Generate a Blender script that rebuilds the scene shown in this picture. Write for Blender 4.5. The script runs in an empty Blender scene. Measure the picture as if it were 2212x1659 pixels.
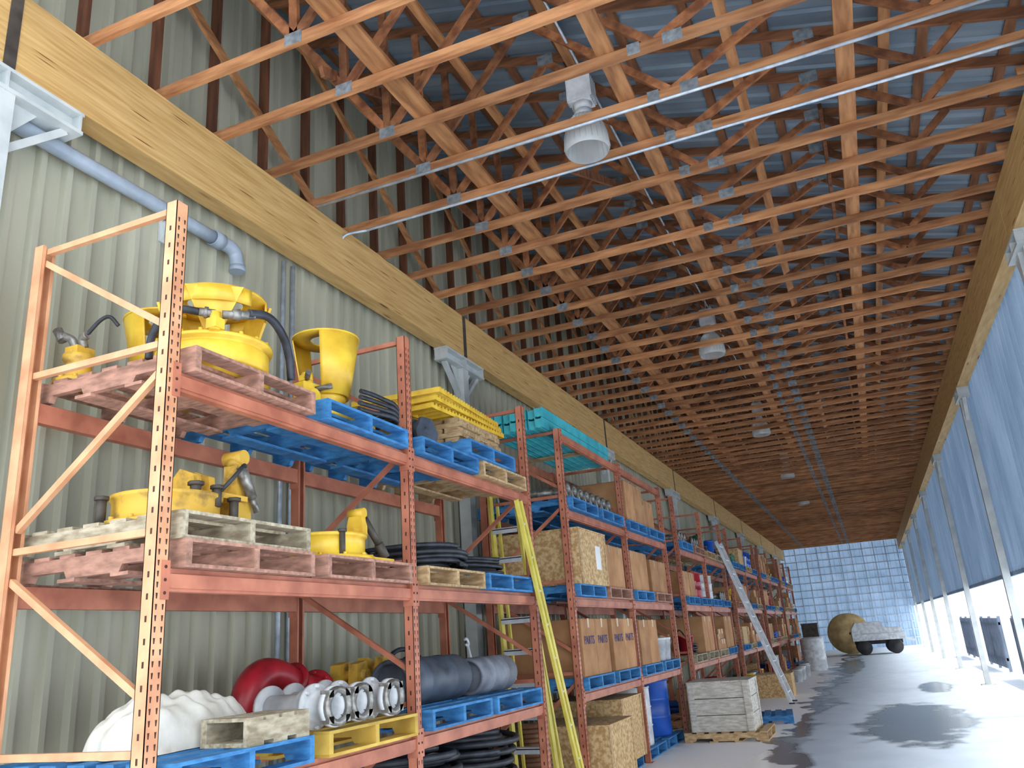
import bpy,bmesh,math,random
from mathutils import Vector,Matrix
random.seed(7)
S=bpy.context.scene; COL=S.collection
try: S.view_settings.view_transform='Standard'
except Exception: pass
PI=math.pi
def lin(c):
    out=[]
    for v in c:
        v=v/255.0
        out.append(v/12.92 if v<=.04045 else ((v+.055)/1.055)**2.4)
    return (out[0],out[1],out[2],1)
# ---------------------------------------------------------------- materials
def M(name,c,c2=None,rough=.6,metal=0,scale=4,stretch=(1,1,1),bump=0,lo=.35,hi=.65,var=.0,trans=0,speck=None,speckscale=20,lucent=0):
    m=bpy.data.materials.new(name); m.use_nodes=True
    nt=m.node_tree; N=nt.nodes; K=nt.links; b=N['Principled BSDF']
    b.inputs['Roughness'].default_value=rough; b.inputs['Metallic'].default_value=metal
    if trans: b.inputs['Transmission Weight'].default_value=trans
    if c2 is None: c2=tuple(max(0,v*.8) for v in c)
    tc=N.new('ShaderNodeTexCoord'); mp=N.new('ShaderNodeMapping'); mp.inputs['Scale'].default_value=stretch
    K.new(tc.outputs['Object'],mp.inputs['Vector'])
    no=N.new('ShaderNodeTexNoise'); no.inputs['Scale'].default_value=scale; no.inputs['Detail'].default_value=5
    K.new(mp.outputs['Vector'],no.inputs['Vector'])
    if var:
        oi=N.new('ShaderNodeObjectInfo'); sc=N.new('ShaderNodeVectorMath'); sc.operation='ADD'
        cb=N.new('ShaderNodeCombineXYZ'); mu=N.new('ShaderNodeMath'); mu.operation='MULTIPLY'; mu.inputs[1].default_value=37
        K.new(oi.outputs['Random'],mu.inputs[0]); K.new(mu.outputs[0],cb.inputs[0]); K.new(mu.outputs[0],cb.inputs[1]); K.new(mu.outputs[0],cb.inputs[2])
        K.new(mp.outputs['Vector'],sc.inputs[0]); K.new(cb.outputs[0],sc.inputs[1]); K.new(sc.outputs[0],no.inputs['Vector'])
    r=N.new('ShaderNodeValToRGB'); r.color_ramp.elements[0].position=lo; r.color_ramp.elements[1].position=hi
    r.color_ramp.elements[0].color=lin(c2); r.color_ramp.elements[1].color=lin(c)
    K.new(no.outputs['Fac'],r.inputs['Fac']); col=r.outputs['Color']
    if speck:
        v=N.new('ShaderNodeTexVoronoi'); v.inputs['Scale'].default_value=speckscale; K.new(mp.outputs['Vector'],v.inputs['Vector'])
        rr=N.new('ShaderNodeValToRGB'); rr.color_ramp.elements[0].position=.09; rr.color_ramp.elements[1].position=.17
        rr.color_ramp.elements[0].color=(1,1,1,1); rr.color_ramp.elements[1].color=(0,0,0,1); K.new(v.outputs['Distance'],rr.inputs['Fac'])
        mx=N.new('ShaderNodeMixRGB'); mx.inputs[2].default_value=lin(speck); K.new(rr.outputs['Color'],mx.inputs[0]); K.new(col,mx.inputs[1]); col=mx.outputs[0]
    if var:
        hs=N.new('ShaderNodeHueSaturation'); mr=N.new('ShaderNodeMapRange'); mr.inputs[3].default_value=1-var; mr.inputs[4].default_value=1+var
        K.new(oi.outputs['Random'],mr.inputs[0]); K.new(mr.outputs[0],hs.inputs['Value']); K.new(col,hs.inputs['Color']); col=hs.outputs['Color']
    K.new(col,b.inputs['Base Color'])
    if bump:
        bp=N.new('ShaderNodeBump'); bp.inputs['Strength'].default_value=bump; bp.inputs['Distance'].default_value=.02
        K.new(no.outputs['Fac'],bp.inputs['Height']); K.new(bp.outputs[0],b.inputs['Normal'])
    if lucent:
        t=N.new('ShaderNodeBsdfTranslucent'); K.new(col,t.inputs[0]); ms=N.new('ShaderNodeMixShader'); ms.inputs[0].default_value=lucent
        K.new(b.outputs[0],ms.inputs[1]); K.new(t.outputs[0],ms.inputs[2]); K.new(ms.outputs[0],N['Material Output'].inputs['Surface'])
    return m
mTruss=M('truss_lumber',(192,136,90),(142,90,54),rough=.75,scale=3,stretch=(.8,6,6),var=.25,bump=.1)
mTrussW=M('web_lumber',(164,106,66),(108,62,36),rough=.8,scale=3,stretch=(3,6,3),var=.32,bump=.1)
mTrussD=M('top_chord_lumber',(144,92,58),(102,62,36),rough=.8,scale=3,stretch=(.8,6,6),var=.2)
mTrussY=M('runner_lumber',(190,134,86),(142,92,54),rough=.75,scale=3,stretch=(6,.8,6),var=.15,bump=.1)
mPurlin=M('purlin_lumber',(136,90,58),(98,62,38),rough=.8,scale=3,stretch=(6,.8,6),var=.15)
mPost=M('stained_lumber',(116,70,44),(82,48,30),rough=.8,scale=3,stretch=(6,6,.8),var=.15)
mPlate=M('galvanized_plate',(156,162,166),(118,124,128),rough=.5,metal=.4,scale=20,var=.15)
mGlulam=M('glulam_wood',(220,182,120),(188,146,86),rough=.6,scale=3,stretch=(5,.7,14),speck=(120,76,36),speckscale=1.9,lo=.3,hi=.7)
mWallL=M('beige_metal_siding',(190,188,168),(168,167,148),rough=.5,metal=.05,scale=1.5,stretch=(1,1,.3))
mWallR=M('translucent_blue_siding',(144,164,186),(120,142,166),rough=.45,scale=1.5,stretch=(1,1,.4),lucent=.17)
mWallB=M('translucent_end_siding',(170,190,212),(146,170,194),rough=.5,scale=1.2,lucent=.17)
mGirt=M('pale_girt',(190,202,214),(170,184,198),rough=.6)
mRoof=M('roof_metal',(134,148,160),(104,120,134),rough=.45,metal=.2,scale=2,stretch=(.4,2,1))
mSteel=M('painted_steel',(206,210,208),(184,190,190),rough=.5,scale=5)
mDark=M('dark_steel',(84,76,68),(58,52,46),rough=.6,scale=8)
mGalv=M('galvanized_tube',(196,206,216),(160,172,184),rough=.4,metal=.3,scale=12)
mPVC=M('grey_pipe',(170,182,196),(146,158,172),rough=.4,scale=5)
mOrangeA=M('orange_paint_light',(224,170,128),(200,138,100),rough=.5,scale=5,bump=.05)
mOrangeB=M('orange_paint_red',(194,122,94),(160,92,70),rough=.5,scale=5,var=.12,bump=.05)
mSlot=M('slot_shadow',(76,46,32),rough=.9)
mYel=M('yellow_paint',(244,206,70),(216,168,48),rough=.4,scale=6,bump=.08)
mYelOld=M('worn_yellow_paint',(220,176,66),(130,100,56),rough=.55,scale=9,bump=.2,lo=.28,hi=.5)
mHose=M('black_rubber',(54,58,66),(30,32,37),rough=.5,scale=10)
mCoup=M('coupling_steel',(160,158,152),(104,100,94),rough=.4,metal=.5,scale=20)
mBlue=M('blue_pallet_paint',(66,138,194),(44,104,158),rough=.7,scale=5,stretch=(2,2,6),var=.12,bump=.1)
mRedP=M('red_pallet_wood',(190,142,122),(140,104,88),rough=.85,scale=5,stretch=(2,5,6),var=.1,bump=.12)
mGreyP=M('weathered_pallet_wood',(190,180,156),(142,128,104),rough=.85,scale=5,stretch=(2,6,6),var=.1,bump=.15)
mCrate=M('pale_grey_wood',(212,208,198),(176,170,158),rough=.85,scale=5,stretch=(2,2,8),bump=.1)
mTanP=M('pallet_wood',(202,172,130),(158,126,86),rough=.8,scale=5,stretch=(2,6,6),var=.12,bump=.1)
mYelP=M('yellow_pallet_paint',(222,188,88),(184,148,60),rough=.7,scale=5,var=.1)
mRed=M('red_paint',(184,36,50),(130,22,34),rough=.35,scale=6)
mWhite=M('white_paint',(226,228,230),(186,190,194),rough=.45,scale=8)
mSheet=M('white_plastic_sheet',(236,234,224),(206,202,190),rough=.6,scale=6,bump=.5)
mGreyRoll=M('charcoal_rubber_pipe',(84,94,108),(50,56,66),rough=.5,scale=5,bump=.2)
mGreyRoll2=M('grey_pipe_jacket',(136,142,152),(96,100,110),rough=.55,scale=5,bump=.2)
mCard=M('cardboard',(190,142,98),(166,118,78),rough=.85,scale=4,var=.14)
mTape=M('packing_tape',(206,174,128),rough=.3)
mOSB=M('osb_board',(214,184,136),(176,138,90),rough=.8,scale=26,bump=.15,lo=.4,hi=.6)
mPaper=M('white_label_paper',(240,240,240),(230,230,230),rough=.7)
mInk=M('blue_ink',(60,70,130),rough=.8)
mTurq=M('turquoise_paint',(70,188,198),(46,154,170),rough=.5,scale=5)
mYelLad=M('yellow_fibreglass',(224,208,96),(196,178,70),rough=.5,scale=5)
mAlu=M('aluminium',(222,226,230),(196,202,206),rough=.4,metal=.1,scale=10)
mBlueDrum=M('blue_plastic',(30,90,190),(18,66,150),rough=.4,scale=4)
mGreen=M('green_paint',(60,120,90),(40,90,66),rough=.5)
mBrownCoil=M('brown_corrugated_hose',(156,114,90),(116,80,62),rough=.6,scale=8)
mTread=M('tyre',(56,56,58),(38,38,40),rough=.8)
mSnow=M('snow',(240,244,250),(226,234,244),rough=.8,scale=1,bump=.2)
mPanel=M('grey_windbreak_metal',(112,122,138),(94,104,120),rough=.6,scale=3,lucent=.1)
mGlass=M('frosted_glass',(236,238,236),(220,224,224),rough=.25,trans=.6,scale=4)
PC={'blue':mBlue,'red':mRedP,'grey':mGreyP,'tan':mTanP,'yellow':mYelP}

# floor material
def floor_mat():
    m=bpy.data.materials.new('wet_concrete_floor'); m.use_nodes=True
    nt=m.node_tree;N=nt.nodes;K=nt.links;b=N['Principled BSDF']
    g=N.new('ShaderNodeNewGeometry'); sp=N.new('ShaderNodeSeparateXYZ'); K.new(g.outputs['Position'],sp.inputs[0])
    def math_(op,a,b2=None,c=None):
        n=N.new('ShaderNodeMath'); n.operation=op
        for i,v in enumerate((a,b2,c)):
            if v is None: continue
            if isinstance(v,(int,float)): n.inputs[i].default_value=v
            else: K.new(v,n.inputs[i])
        return n.outputs[0]
    def noise(s,det=4,sx=1,sy=1):
        mp=N.new('ShaderNodeMapping'); mp.inputs['Scale'].default_value=(sx,sy,1); K.new(g.outputs['Position'],mp.inputs['Vector'])
        n=N.new('ShaderNodeTexNoise'); n.inputs['Scale'].default_value=s; n.inputs['Detail'].default_value=det; K.new(mp.outputs[0],n.inputs['Vector']); return n.outputs['Fac']
    def mr(v,a,b2,lo=0,hi=1):
        n=N.new('ShaderNodeMapRange'); n.interpolation_type='SMOOTHSTEP'; K.new(v,n.inputs[0]); n.inputs[1].default_value=a;n.inputs[2].default_value=b2;n.inputs[3].default_value=lo;n.inputs[4].default_value=hi; return n.outputs[0]
    n1=noise(.7,3,1,.6); n2=noise(2.4,6,1,.7)
    X=sp.outputs[0]; Y=sp.outputs[1]
    wob=math_('MULTIPLY',math_('SUBTRACT',n1,.5),2.0)
    xe=math_('ADD',math_('ADD',X,wob),math_('MULTIPLY',math_('SUBTRACT',n2,.5),.8))
    band=math_('MULTIPLY',mr(xe,-3.4,-3.0),mr(xe,-1.62,-1.52,1,0))
    wetline=math_('MULTIPLY',mr(xe,-1.62,-1.54),mr(xe,-1.36,-1.1,1,0))
    def pud(cx,cy,rx,ry,wn1=1.6,wn2=2.0):
        dx=math_('DIVIDE',math_('SUBTRACT',X,cx),rx); dy=math_('DIVIDE',math_('SUBTRACT',Y,cy),ry)
        d=math_('ADD',math_('MULTIPLY',dx,dx),math_('MULTIPLY',dy,dy))
        d=math_('ADD',d,math_('MULTIPLY',math_('SUBTRACT',n1,.5),wn1)); d=math_('ADD',d,math_('MULTIPLY',math_('SUBTRACT',n2,.5),wn2))
        return mr(d,.6,1.2,1,0)
    p=math_('MAXIMUM',pud(.32,15.4,.85,3.0),pud(-1.0,34,.4,6)); p=math_('MAXIMUM',p,pud(-1.4,11.2,.4,1.5)); p=math_('MAXIMUM',p,pud(1.0,22,.35,1.6))
    wet=math_('MAXIMUM',wetline,p)
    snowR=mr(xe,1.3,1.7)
    base=N.new('ShaderNodeMixRGB'); base.inputs[1].default_value=lin((174,188,204)); base.inputs[2].default_value=lin((206,217,230)); K.new(n2,base.inputs[0])
    a=N.new('ShaderNodeMixRGB'); K.new(wet,a.inputs[0]); K.new(base.outputs[0],a.inputs[1]); a.inputs[2].default_value=lin((108,118,126))
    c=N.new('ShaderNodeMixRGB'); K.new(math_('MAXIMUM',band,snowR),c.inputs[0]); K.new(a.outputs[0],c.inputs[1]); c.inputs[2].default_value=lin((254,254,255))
    K.new(c.outputs[0],b.inputs['Base Color'])
    ro=math_('SUBTRACT',.6,math_('MULTIPLY',wet,.38)); K.new(ro,b.inputs['Roughness'])
    return m
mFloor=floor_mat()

# ---------------------------------------------------------------- geometry helpers
def quadf(bm,vs,mi=0,sm=False):
    try:
        f=bm.faces.new(vs); f.material_index=mi; f.smooth=sm; return f
    except ValueError: return None
def box(bm,x0,x1,y0,y1,z0,z1,mi=0):
    v=[bm.verts.new((x,y,z)) for x in (x0,x1) for y in (y0,y1) for z in (z0,z1)]
    for f in ((0,1,3,2),(4,6,7,5),(0,4,5,1),(2,3,7,6),(0,2,6,4),(1,5,7,3)): quadf(bm,[v[i] for i in f],mi)
def bar(bm,p0,p1,w,h,side=(0,1,0),mi=0):
    """bar from p0 to p1; w along side vector, h perpendicular"""
    p0=Vector(p0);p1=Vector(p1);d=(p1-p0).normalized();s=Vector(side);s=(s-d*s.dot(d)).normalized();u=d.cross(s)
    v=[bm.verts.new(p+s*a*w/2+u*b*h/2) for p in (p0,p1) for a in (-1,1) for b in (-1,1)]
    for f in ((0,1,3,2),(4,6,7,5),(0,4,5,1),(2,3,7,6),(0,2,6,4),(1,5,7,3)): quadf(bm,[v[i] for i in f],mi)
def frame(d):
    d=d.normalized(); a=Vector((0,0,1)) if abs(d.z)<.9 else Vector((1,0,0)); u=d.cross(a).normalized(); return u,d.cross(u)
def cyl(bm,p0,p1,r0,r1=None,n=16,mi=0,cap=True):
    if r1 is None:r1=r0
    p0=Vector(p0);p1=Vector(p1);u,w=frame(p1-p0)
    R=[[bm.verts.new(p+(u*math.cos(2*PI*i/n)+w*math.sin(2*PI*i/n))*r) for i in range(n)] for p,r in((p0,r0),(p1,r1))]
    for i in range(n):
        j=(i+1)%n; quadf(bm,[R[0][i],R[0][j],R[1][j],R[1][i]],mi,True)
    if cap: quadf(bm,R[0][::-1],mi); quadf(bm,R[1],mi)
def lathe(bm,prof,n=24,p=(0,0,0),axis=(0,0,1),mi=0,a0=0,a1=2*PI,closed=False,sm=True):
    """prof [(r,h)] about axis through p"""
    p=Vector(p);ax=Vector(axis).normalized()
    if abs(ax.z)>.99: u,w=Vector((1,0,0)),Vector((0,1,0))
    else: u,w=frame(ax)
    full=abs(a1-a0-2*PI)<1e-4; m=n if full else n+1
    rings=[[bm.verts.new(p+ax*h+(u*math.cos(a0+(a1-a0)*i/n)+w*math.sin(a0+(a1-a0)*i/n))*max(r,1e-4)) for i in range(m)] for r,h in prof]
    k=len(prof)
    for a in range(k if closed else k-1):
        b=(a+1)%k
        for i in range(n):
            j=(i+1)%m; quadf(bm,[rings[a][i],rings[a][j],rings[b][j],rings[b][i]],mi,sm)
    if closed and not full:
        quadf(bm,[r[0] for r in rings],mi); quadf(bm,[r[-1] for r in rings],mi)
def tube(bm,pts,r,n=8,mi=0):
    pts=[Vector(q) for q in pts]; rings=[]; u=None
    for i,q in enumerate(pts):
        d=(pts[min(i+1,len(pts)-1)]-pts[max(i-1,0)])
        if d.length<1e-7: d=Vector((0,0,1))
        d.normalize()
        if u is None: u,_=frame(d)
        u=(u-d*u.dot(d)); 
        if u.length<1e-5: u,_=frame(d)
        u.normalize(); w=d.cross(u)
        rings.append([bm.verts.new(q+(u*math.cos(2*PI*k/n)+w*math.sin(2*PI*k/n))*r) for k in range(n)])
    for a,b in zip(rings,rings[1:]):
        for k in range(n):
            j=(k+1)%n; quadf(bm,[a[k],a[j],b[j],b[k]],mi,True)
    quadf(bm,rings[0][::-1],mi);quadf(bm,rings[-1],mi)
def cr(pts,k=6):
    P=[Vector(p) for p in pts]; P=[P[0]*2-P[1]]+P+[P[-1]*2-P[-2]]; out=[]
    for i in range(1,len(P)-2):
        for s in range(k):
            t=s/k; a,b,c,d=P[i-1],P[i],P[i+1],P[i+2]
            out.append(.5*((2*b)+(-a+c)*t+(2*a-5*b+4*c-d)*t*t+(-a+3*b-3*c+d)*t**3))
    out.append(P[-2]); return out
def prism(bm,poly,y0,y1,mi=0,ax='y'):
    def V(a,b,t):
        return (a,t,b) if ax=='y' else ((t,a,b) if ax=='x' else (a,b,t))
    A=[bm.verts.new(V(a,b,y0)) for a,b in poly];B=[bm.verts.new(V(a,b,y1)) for a,b in poly]
    n=len(poly)
    for i in range(n): j=(i+1)%n; quadf(bm,[A[i],A[j],B[j],B[i]],mi)
    quadf(bm,A[::-1],mi);quadf(bm,B,mi)
def MK(name,fn,mats,label=None):
    bm=bmesh.new(); fn(bm); bmesh.ops.recalc_face_normals(bm,faces=bm.faces)
    me=bpy.data.meshes.new(name); bm.to_mesh(me); bm.free()
    for m in (mats if isinstance(mats,(list,tuple)) else [mats]): me.materials.append(m)
    return (name,me,label)
def node(name,me,loc=(0,0,0),rz=0,parent=None,label=None,cat=None,group=None,kind=None,rot=None):
    o=bpy.data.objects.new(name,me); COL.objects.link(o)
    o.location=loc; o.rotation_euler=rot if rot else (0,0,rz)
    if me is None: o.empty_display_size=.1
    if parent: o.parent=parent
    if label:o['label']=label
    if cat:o['category']=cat
    if group:o['group']=group
    if kind:o['kind']=kind
    return o
def thing(name,parts,loc,label,cat,rz=0,group=None,rot=None):
    if len(parts)==1: return node(name,parts[0][1],loc,rz,None,label,cat,group,rot=rot)
    e=node(name,None,loc,rz,None,label,cat,group,rot=rot)
    for p in parts: node(p[0],p[1],parent=e,label=p[2])
    return e
def struct(name,fn,mats,label):
    _,me,_=MK(name,fn,mats); return node(name,me,label=label,cat='structure',kind='structure')
CACHE={}
def cached(key,fn):
    if key not in CACHE: CACHE[key]=fn()
    return CACHE[key]

# ---------------------------------------------------------------- constants
WL=-4.6; WR=2.22; Y0=1.6; Y1=52.5
GZ0,GZ1=5.22,5.80
def ztop(x): return 7.85-.271*(x+4.5)
L=[0,1.06,2.06,3.05]; PH=.14
RF,RR=-3.05,-4.05
# ---------------------------------------------------------------- shell
def rib_profile(y0,y1,pitch,h,ribw=.03,slope=.02,minor=True):
    pts=[];y=y0
    while y<y1:
        pts+= [(y,0),(y+slope,h),(y+slope+ribw,h),(y+2*slope+ribw,0)]
        if minor:
            q=y+pitch/2; pts+=[(q-.02,0),(q-.01,h*.25),(q+.03,h*.25),(q+.04,0)]
        y+=pitch
    return pts
def f(bm):
    pr=rib_profile(Y0,Y1,.2,.05,.04,.014,False)
    A=[bm.verts.new((WL+h,y,0)) for y,h in pr];B=[bm.verts.new((WL+h,y,7.93)) for y,h in pr]
    for i in range(len(pr)-1): quadf(bm,[A[i],A[i+1],B[i+1],B[i]])
struct('wall_left',f,mWallL,'beige-grey ribbed metal siding wall behind the racks')
def f(bm):
    pr=rib_profile(2.8,Y1,.3,.035)
    A=[bm.verts.new((WR-h,y,2.15)) for y,h in pr];B=[bm.verts.new((WR-h,y,6.08)) for y,h in pr]
    for i in range(len(pr)-1): quadf(bm,[A[i],A[i+1],B[i+1],B[i]])
struct('wall_right',f,mWallR,'blue-grey ribbed translucent wall open along the bottom')
def f(bm):
    pr=rib_profile(WL,WR,.3,.035)
    A=[bm.verts.new((x,Y1-h,0)) for x,h in pr];B=[bm.verts.new((x,Y1-h,ztop(x)+.05)) for x,h in pr]
    for i in range(len(pr)-1): quadf(bm,[A[i],A[i+1],B[i+1],B[i]])
    for k in range(14): box(bm,WL,WR,Y1-.08,Y1-.045,.4+k*.42,.45+k*.42,1)
    for k in range(11): box(bm,WL+.3+k*.62,WL+.35+k*.62,Y1-.12,Y1-.08,0,5.8,1)
struct('wall_back',f,[mWallB,mGirt],'pale blue translucent end wall with grid of girts')
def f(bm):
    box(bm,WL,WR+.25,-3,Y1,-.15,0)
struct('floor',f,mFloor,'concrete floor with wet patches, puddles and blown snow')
def f(bm):
    pr=rib_profile(Y0-.3,Y1,.2,.03,.03,.02,False)
    A=[bm.verts.new((WL,y,ztop(WL)+.045+h)) for y,h in pr];B=[bm.verts.new((WR+.35,y,ztop(WR+.35)+.045+h)) for y,h in pr]
    for i in range(len(pr)-1): quadf(bm,[A[i],A[i+1],B[i+1],B[i]])
struct('ceiling',f,mRoof,'blue-grey corrugated metal roof deck over wood purlins')
def f(bm):
    v=[bm.verts.new(p) for p in ((-60,-60,-.16),(90,-60,-.16),(90,120,-.16),(-60,120,-.16))]; quadf(bm,v)
_,me,_=MK('snowy_ground',f,mSnow); node('snowy_ground',me,label='snow-covered ground outside the building',cat='ground',kind='structure')
def f(bm): box(bm,WR-.02,WR+.05,2.8,Y1,2.09,2.16)
struct('trim_1',f,mWallR,'metal edge trim under the right wall')

# ---------------------------------------------------------------- columns & glulams
def glul(len_):
    def f(bm): box(bm,-.085,.085,.006,len_-.006,0,GZ1-GZ0)
    return MK('glulam_beam',f,mGlulam)
colY=[2.75+6.4*i for i in range(8)]
g=glul(6.4)
for i,y in enumerate(colY):
    gg=g if y+6.4<Y1 else glul(Y1-.2-y)
    for x,lab in((-4.385,'golden glulam beam carrying the trusses along the beige wall'),(2.08,'golden glulam beam carrying the trusses along the open side')):
        thing('glulam_beam',[gg],(x,y,GZ0),lab,'beam',group='glulam header beams')
thing('glulam_beam',[glul(1.2)],(-4.385,1.55,GZ0),'short glulam beam piece beyond the steel column','beam',group='glulam header beams')
def colparts(pw,hl):
    P=[];q=.07
    P.append(MK('post',lambda bm:box(bm,-pw,pw,-pw,pw,.02,5.0+q),mSteel))
    def h(bm):
        box(bm,-.09,.09,-hl,hl,4.985+q,5.01+q);box(bm,-.09,.09,-hl,hl,5.125+q,5.149+q);box(bm,-.012,.012,-hl,hl,5.01+q,5.125+q)
        for y in(-hl+.01,0,hl-.03): box(bm,-.09,.09,y,y+.015,5.01+q,5.125+q)
    P.append(MK('bracket_head',h,mSteel))
    for s in(-1,1):
        def b(bm,s=s):
            bar(bm,(0,s*(hl-.08),4.99+q),(0,s*pw,4.62+q),.06,.05,(1,0,0))
        P.append(MK('knee_brace',b,mSteel))
        def gs(bm,s=s):
            prism(bm,[(s*pw,4.985+q),(s*(pw+.2),4.985+q),(s*pw,4.72+q)],-.006,.006,0,'x')
        P.append(MK('gusset',gs,mSteel))
    P.append(MK('base_plate',lambda bm:box(bm,-.14,.14,-.14,.14,.0,.02),mSteel))
    P.append(MK('joint_plate',lambda bm:box(bm,.0855,.0915,-.04,.04,5.22,5.8),mDark,'dark steel plate clasping the beam joint'))
    return P
cp=colparts(.075,.55);cp2=colparts(.055,.3)[:-1]
for y in colY:
    thing('steel_column',cp,(-4.385,y,0),'pale grey square steel column with bracketed head against the wall','column',group='steel columns')
    if y>2: thing('steel_column',cp2,(2.08,y,0),'slim pale grey steel column with bracketed head at the open side','column',group='steel columns')

# ---------------------------------------------------------------- trusses
bn=[-3.08,-.75]; tn=[-4.36,-2.0,.35]
Z=5.80
def mchord(bm): box(bm,-4.47,2.16,-.019,.019,0,.089)
def mtop(bm): 
    bar(bm,(-4.5,0,ztop(-4.5)-.046-Z),(2.2,0,ztop(2.2)-.046-Z),.038,.088)
def web(a,b):
    return lambda bm: bar(bm,a,b,.036,.07)
def truss_list():
    P=[MK('bottom_chord',mchord,mTruss),MK('top_chord',mtop,mTrussD)]
    P.append(MK('end_post',lambda bm:box(bm,-4.47,-4.38,-.019,.019,.089,ztop(-4.4)-.1-Z),mPost,'dark stained vertical end post'))
    W=[((tn[0],0,ztop(tn[0])-.13-Z),(bn[0],0,.06)),((bn[0],0,.06),(tn[1],0,ztop(tn[1])-.09-Z)),((tn[1],0,ztop(tn[1])-.09-Z),(bn[1],0,.06)),((bn[1],0,.06),(tn[2],0,ztop(tn[2])-.09-Z)),
       ((tn[2],0,ztop(tn[2])-.09-Z),(1.2,0,.06)),((bn[0],0,.06),(-3.12,0,ztop(-3.12)-.09-Z)),((1.2,0,.06),(1.5,0,ztop(1.5)-.09-Z))]
    for a,b in W: P.append(MK('web',web(a,b),mTrussW))
    P.append(MK('heel_block',lambda bm:box(bm,1.95,2.16,-.019,.019,.089,.17),mTruss))
    def pl(x,z,w,h):
        def f(bm):
            for s in(-1,1): box(bm,x-w/2,x+w/2,s*.0205-.0012,s*.0205+.0012,z-h/2,z+h/2)
        return f
    for x,w in((-3.08,.15),(-.9,.1),(-.6,.15)): P.append(MK('gusset_plate',pl(x,.055,w,.1),mPlate))
    for x in(-2.0,.35): P.append(MK('gusset_plate',pl(x,ztop(x)-.07-Z,.16,.12),mPlate))
    return P,W
TP,W=truss_list()
def simple(bm):
    mchord(bm);box(bm,-4.47,-4.38,-.019,.019,.089,ztop(-4.4)-.1-Z,2)
    bar(bm,(-4.5,0,ztop(-4.5)-.046-Z),(2.2,0,ztop(2.2)-.046-Z),.038,.088,mi=2)
    for a,b in W: bar(bm,a,b,.036,.07,mi=3)
    for x,w in((-3.08,.15),(-.9,.1),(-.6,.15)):
        for s in(-1,1): box(bm,x-w/2,x+w/2,s*.0205-.0012,s*.0205+.0012,.005,.105,1)
TS=[MK('roof_truss',simple,[mTruss,mPlate,mTrussD,mTrussW])]
y=5.88-.64*6
rt=random.Random(2)
while y<Y1-.2:
    thing('roof_truss',TP if y<19 else TS,(0,y,Z),'mono-pitch wooden roof truss with metal plates, spanning beam to beam','roof truss',group='wooden roof trusses',rot=(rt.uniform(-.006,.006),0,rt.uniform(-.0035,.0035)))
    y+=.64
for i,x in enumerate([-4.3+.62*j for j in range(11)]):
    def f(bm):
        z=ztop(x)+.022
        bar(bm,(x,Y0,z),(x,Y1-.12,z),.085,.04,(1,0,-.271))
    p=MK('roof_purlin',f,mPurlin)
    thing('roof_purlin',[p],(0,0,0),'long wooden purlin under the metal roof','purlin',group='roof purlins')
for x,w,z in((-2.72,.18,5.892),(-1.12,.14,5.892),(.6,.14,5.892),(-3.85,.09,6.9),(-2.62,.09,6.75),(-.25,.09,6.3),(.95,.09,6.2),(-1.75,.09,6.98)):
    p=MK('runner_board',lambda bm:box(bm,x-w/2,x+w/2,Y0+.2,Y1-.2,z,z+.038),mTrussY)
    thing('runner_board',[p],(0,0,0),'long flat lateral brace board running across the trusses','brace board',group='lateral brace boards')
dg=MK('brace_board',lambda bm:bar(bm,(0,0,.1),(0,-3.0,1.9),.036,.085,(1,0,0)),mTrussY)
for i in range(17):
    yy=5.92+2.68*i
    thing('brace_board',[dg],(-4.355,yy,Z),'diagonal wooden brace nailed across the truss end posts','brace board',group='diagonal brace boards')
dg2=MK('brace_board',lambda bm:bar(bm,(0,0,.12),(0,2.5,1.22),.036,.085,(1,0,0)),mTrussW)
dg3=MK('brace_board',lambda bm:bar(bm,(0,2.0,.12),(0,0,.62),.036,.085,(1,0,0)),mTrussW)
for i in range(11):
    thing('brace_board',[dg2],(-1.93,2.3+4.3*i,Z),'diagonal wooden brace between roof trusses','brace board',group='diagonal brace boards')
    thing('brace_board',[dg3],(.42,3.3+4.3*i,Z),'diagonal wooden brace between roof trusses','brace board',group='diagonal brace boards')
    thing('brace_board',[dg2],(-3.16,4.4+4.3*i,Z),'diagonal wooden brace between roof trusses','brace board',group='diagonal brace boards')

# conduits
def cond(name,pts,r,mat,label,cat='conduit'):
    return thing(name,[MK(name,lambda bm:tube(bm,pts,r,8),mat)],(0,0,0),label,cat)
cond('conduit_pipe',[(-4.25,5.85,5.784),(2.0,5.85,5.784)],.014,mGalv,'straight galvanized conduit strapped under a truss chord')
cond('conduit_pipe',cr([(-4.35,6.36,5.6),(-4.28,6.37,5.72),(-4.1,6.48,5.78),(-3.8,6.49,5.784),(0,6.49,5.784),(2.0,6.49,5.784)],6),.014,mGalv,'galvanized conduit with bent end strapped under a truss chord')
cond('conduit_pipe',[(-1.59,2.2,6.672),(-1.59,50,6.672)],.012,mGalv,'long galvanized conduit carrying the lamps')
for yy in(5.70,5.84): cond('conduit_pipe',[(-4.522,yy,0),(-4.522,yy,5.2)],.022,mGalv,'vertical galvanized conduit on the beige wall')
PZ=4.995
def f(bm): tube(bm,cr([(0,2.84,0),(0,3.4,0),(0,4.85,0)],4),.055,20)
def f2(bm):
    lathe(bm,[(.056,0),(.07,0),(.07,.11),(.056,.11)],20,(0,4.72,0),(0,1,0),closed=True)
    tube(bm,cr([(0,4.83,0),(0,4.93,0),(0.0,5.0,-.04),(0.01,5.02,-.16)],5),.06,20)
    cyl(bm,(.01,5.02,-.15),(.01,5.02,-.2),.07,n=20)
thing('drain_pipe',[MK('pipe',f,mPVC),MK('elbow',f2,mPVC)],(-4.48,0,PZ),'fat grey plastic drain pipe with elbow under the beam','pipe')
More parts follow.
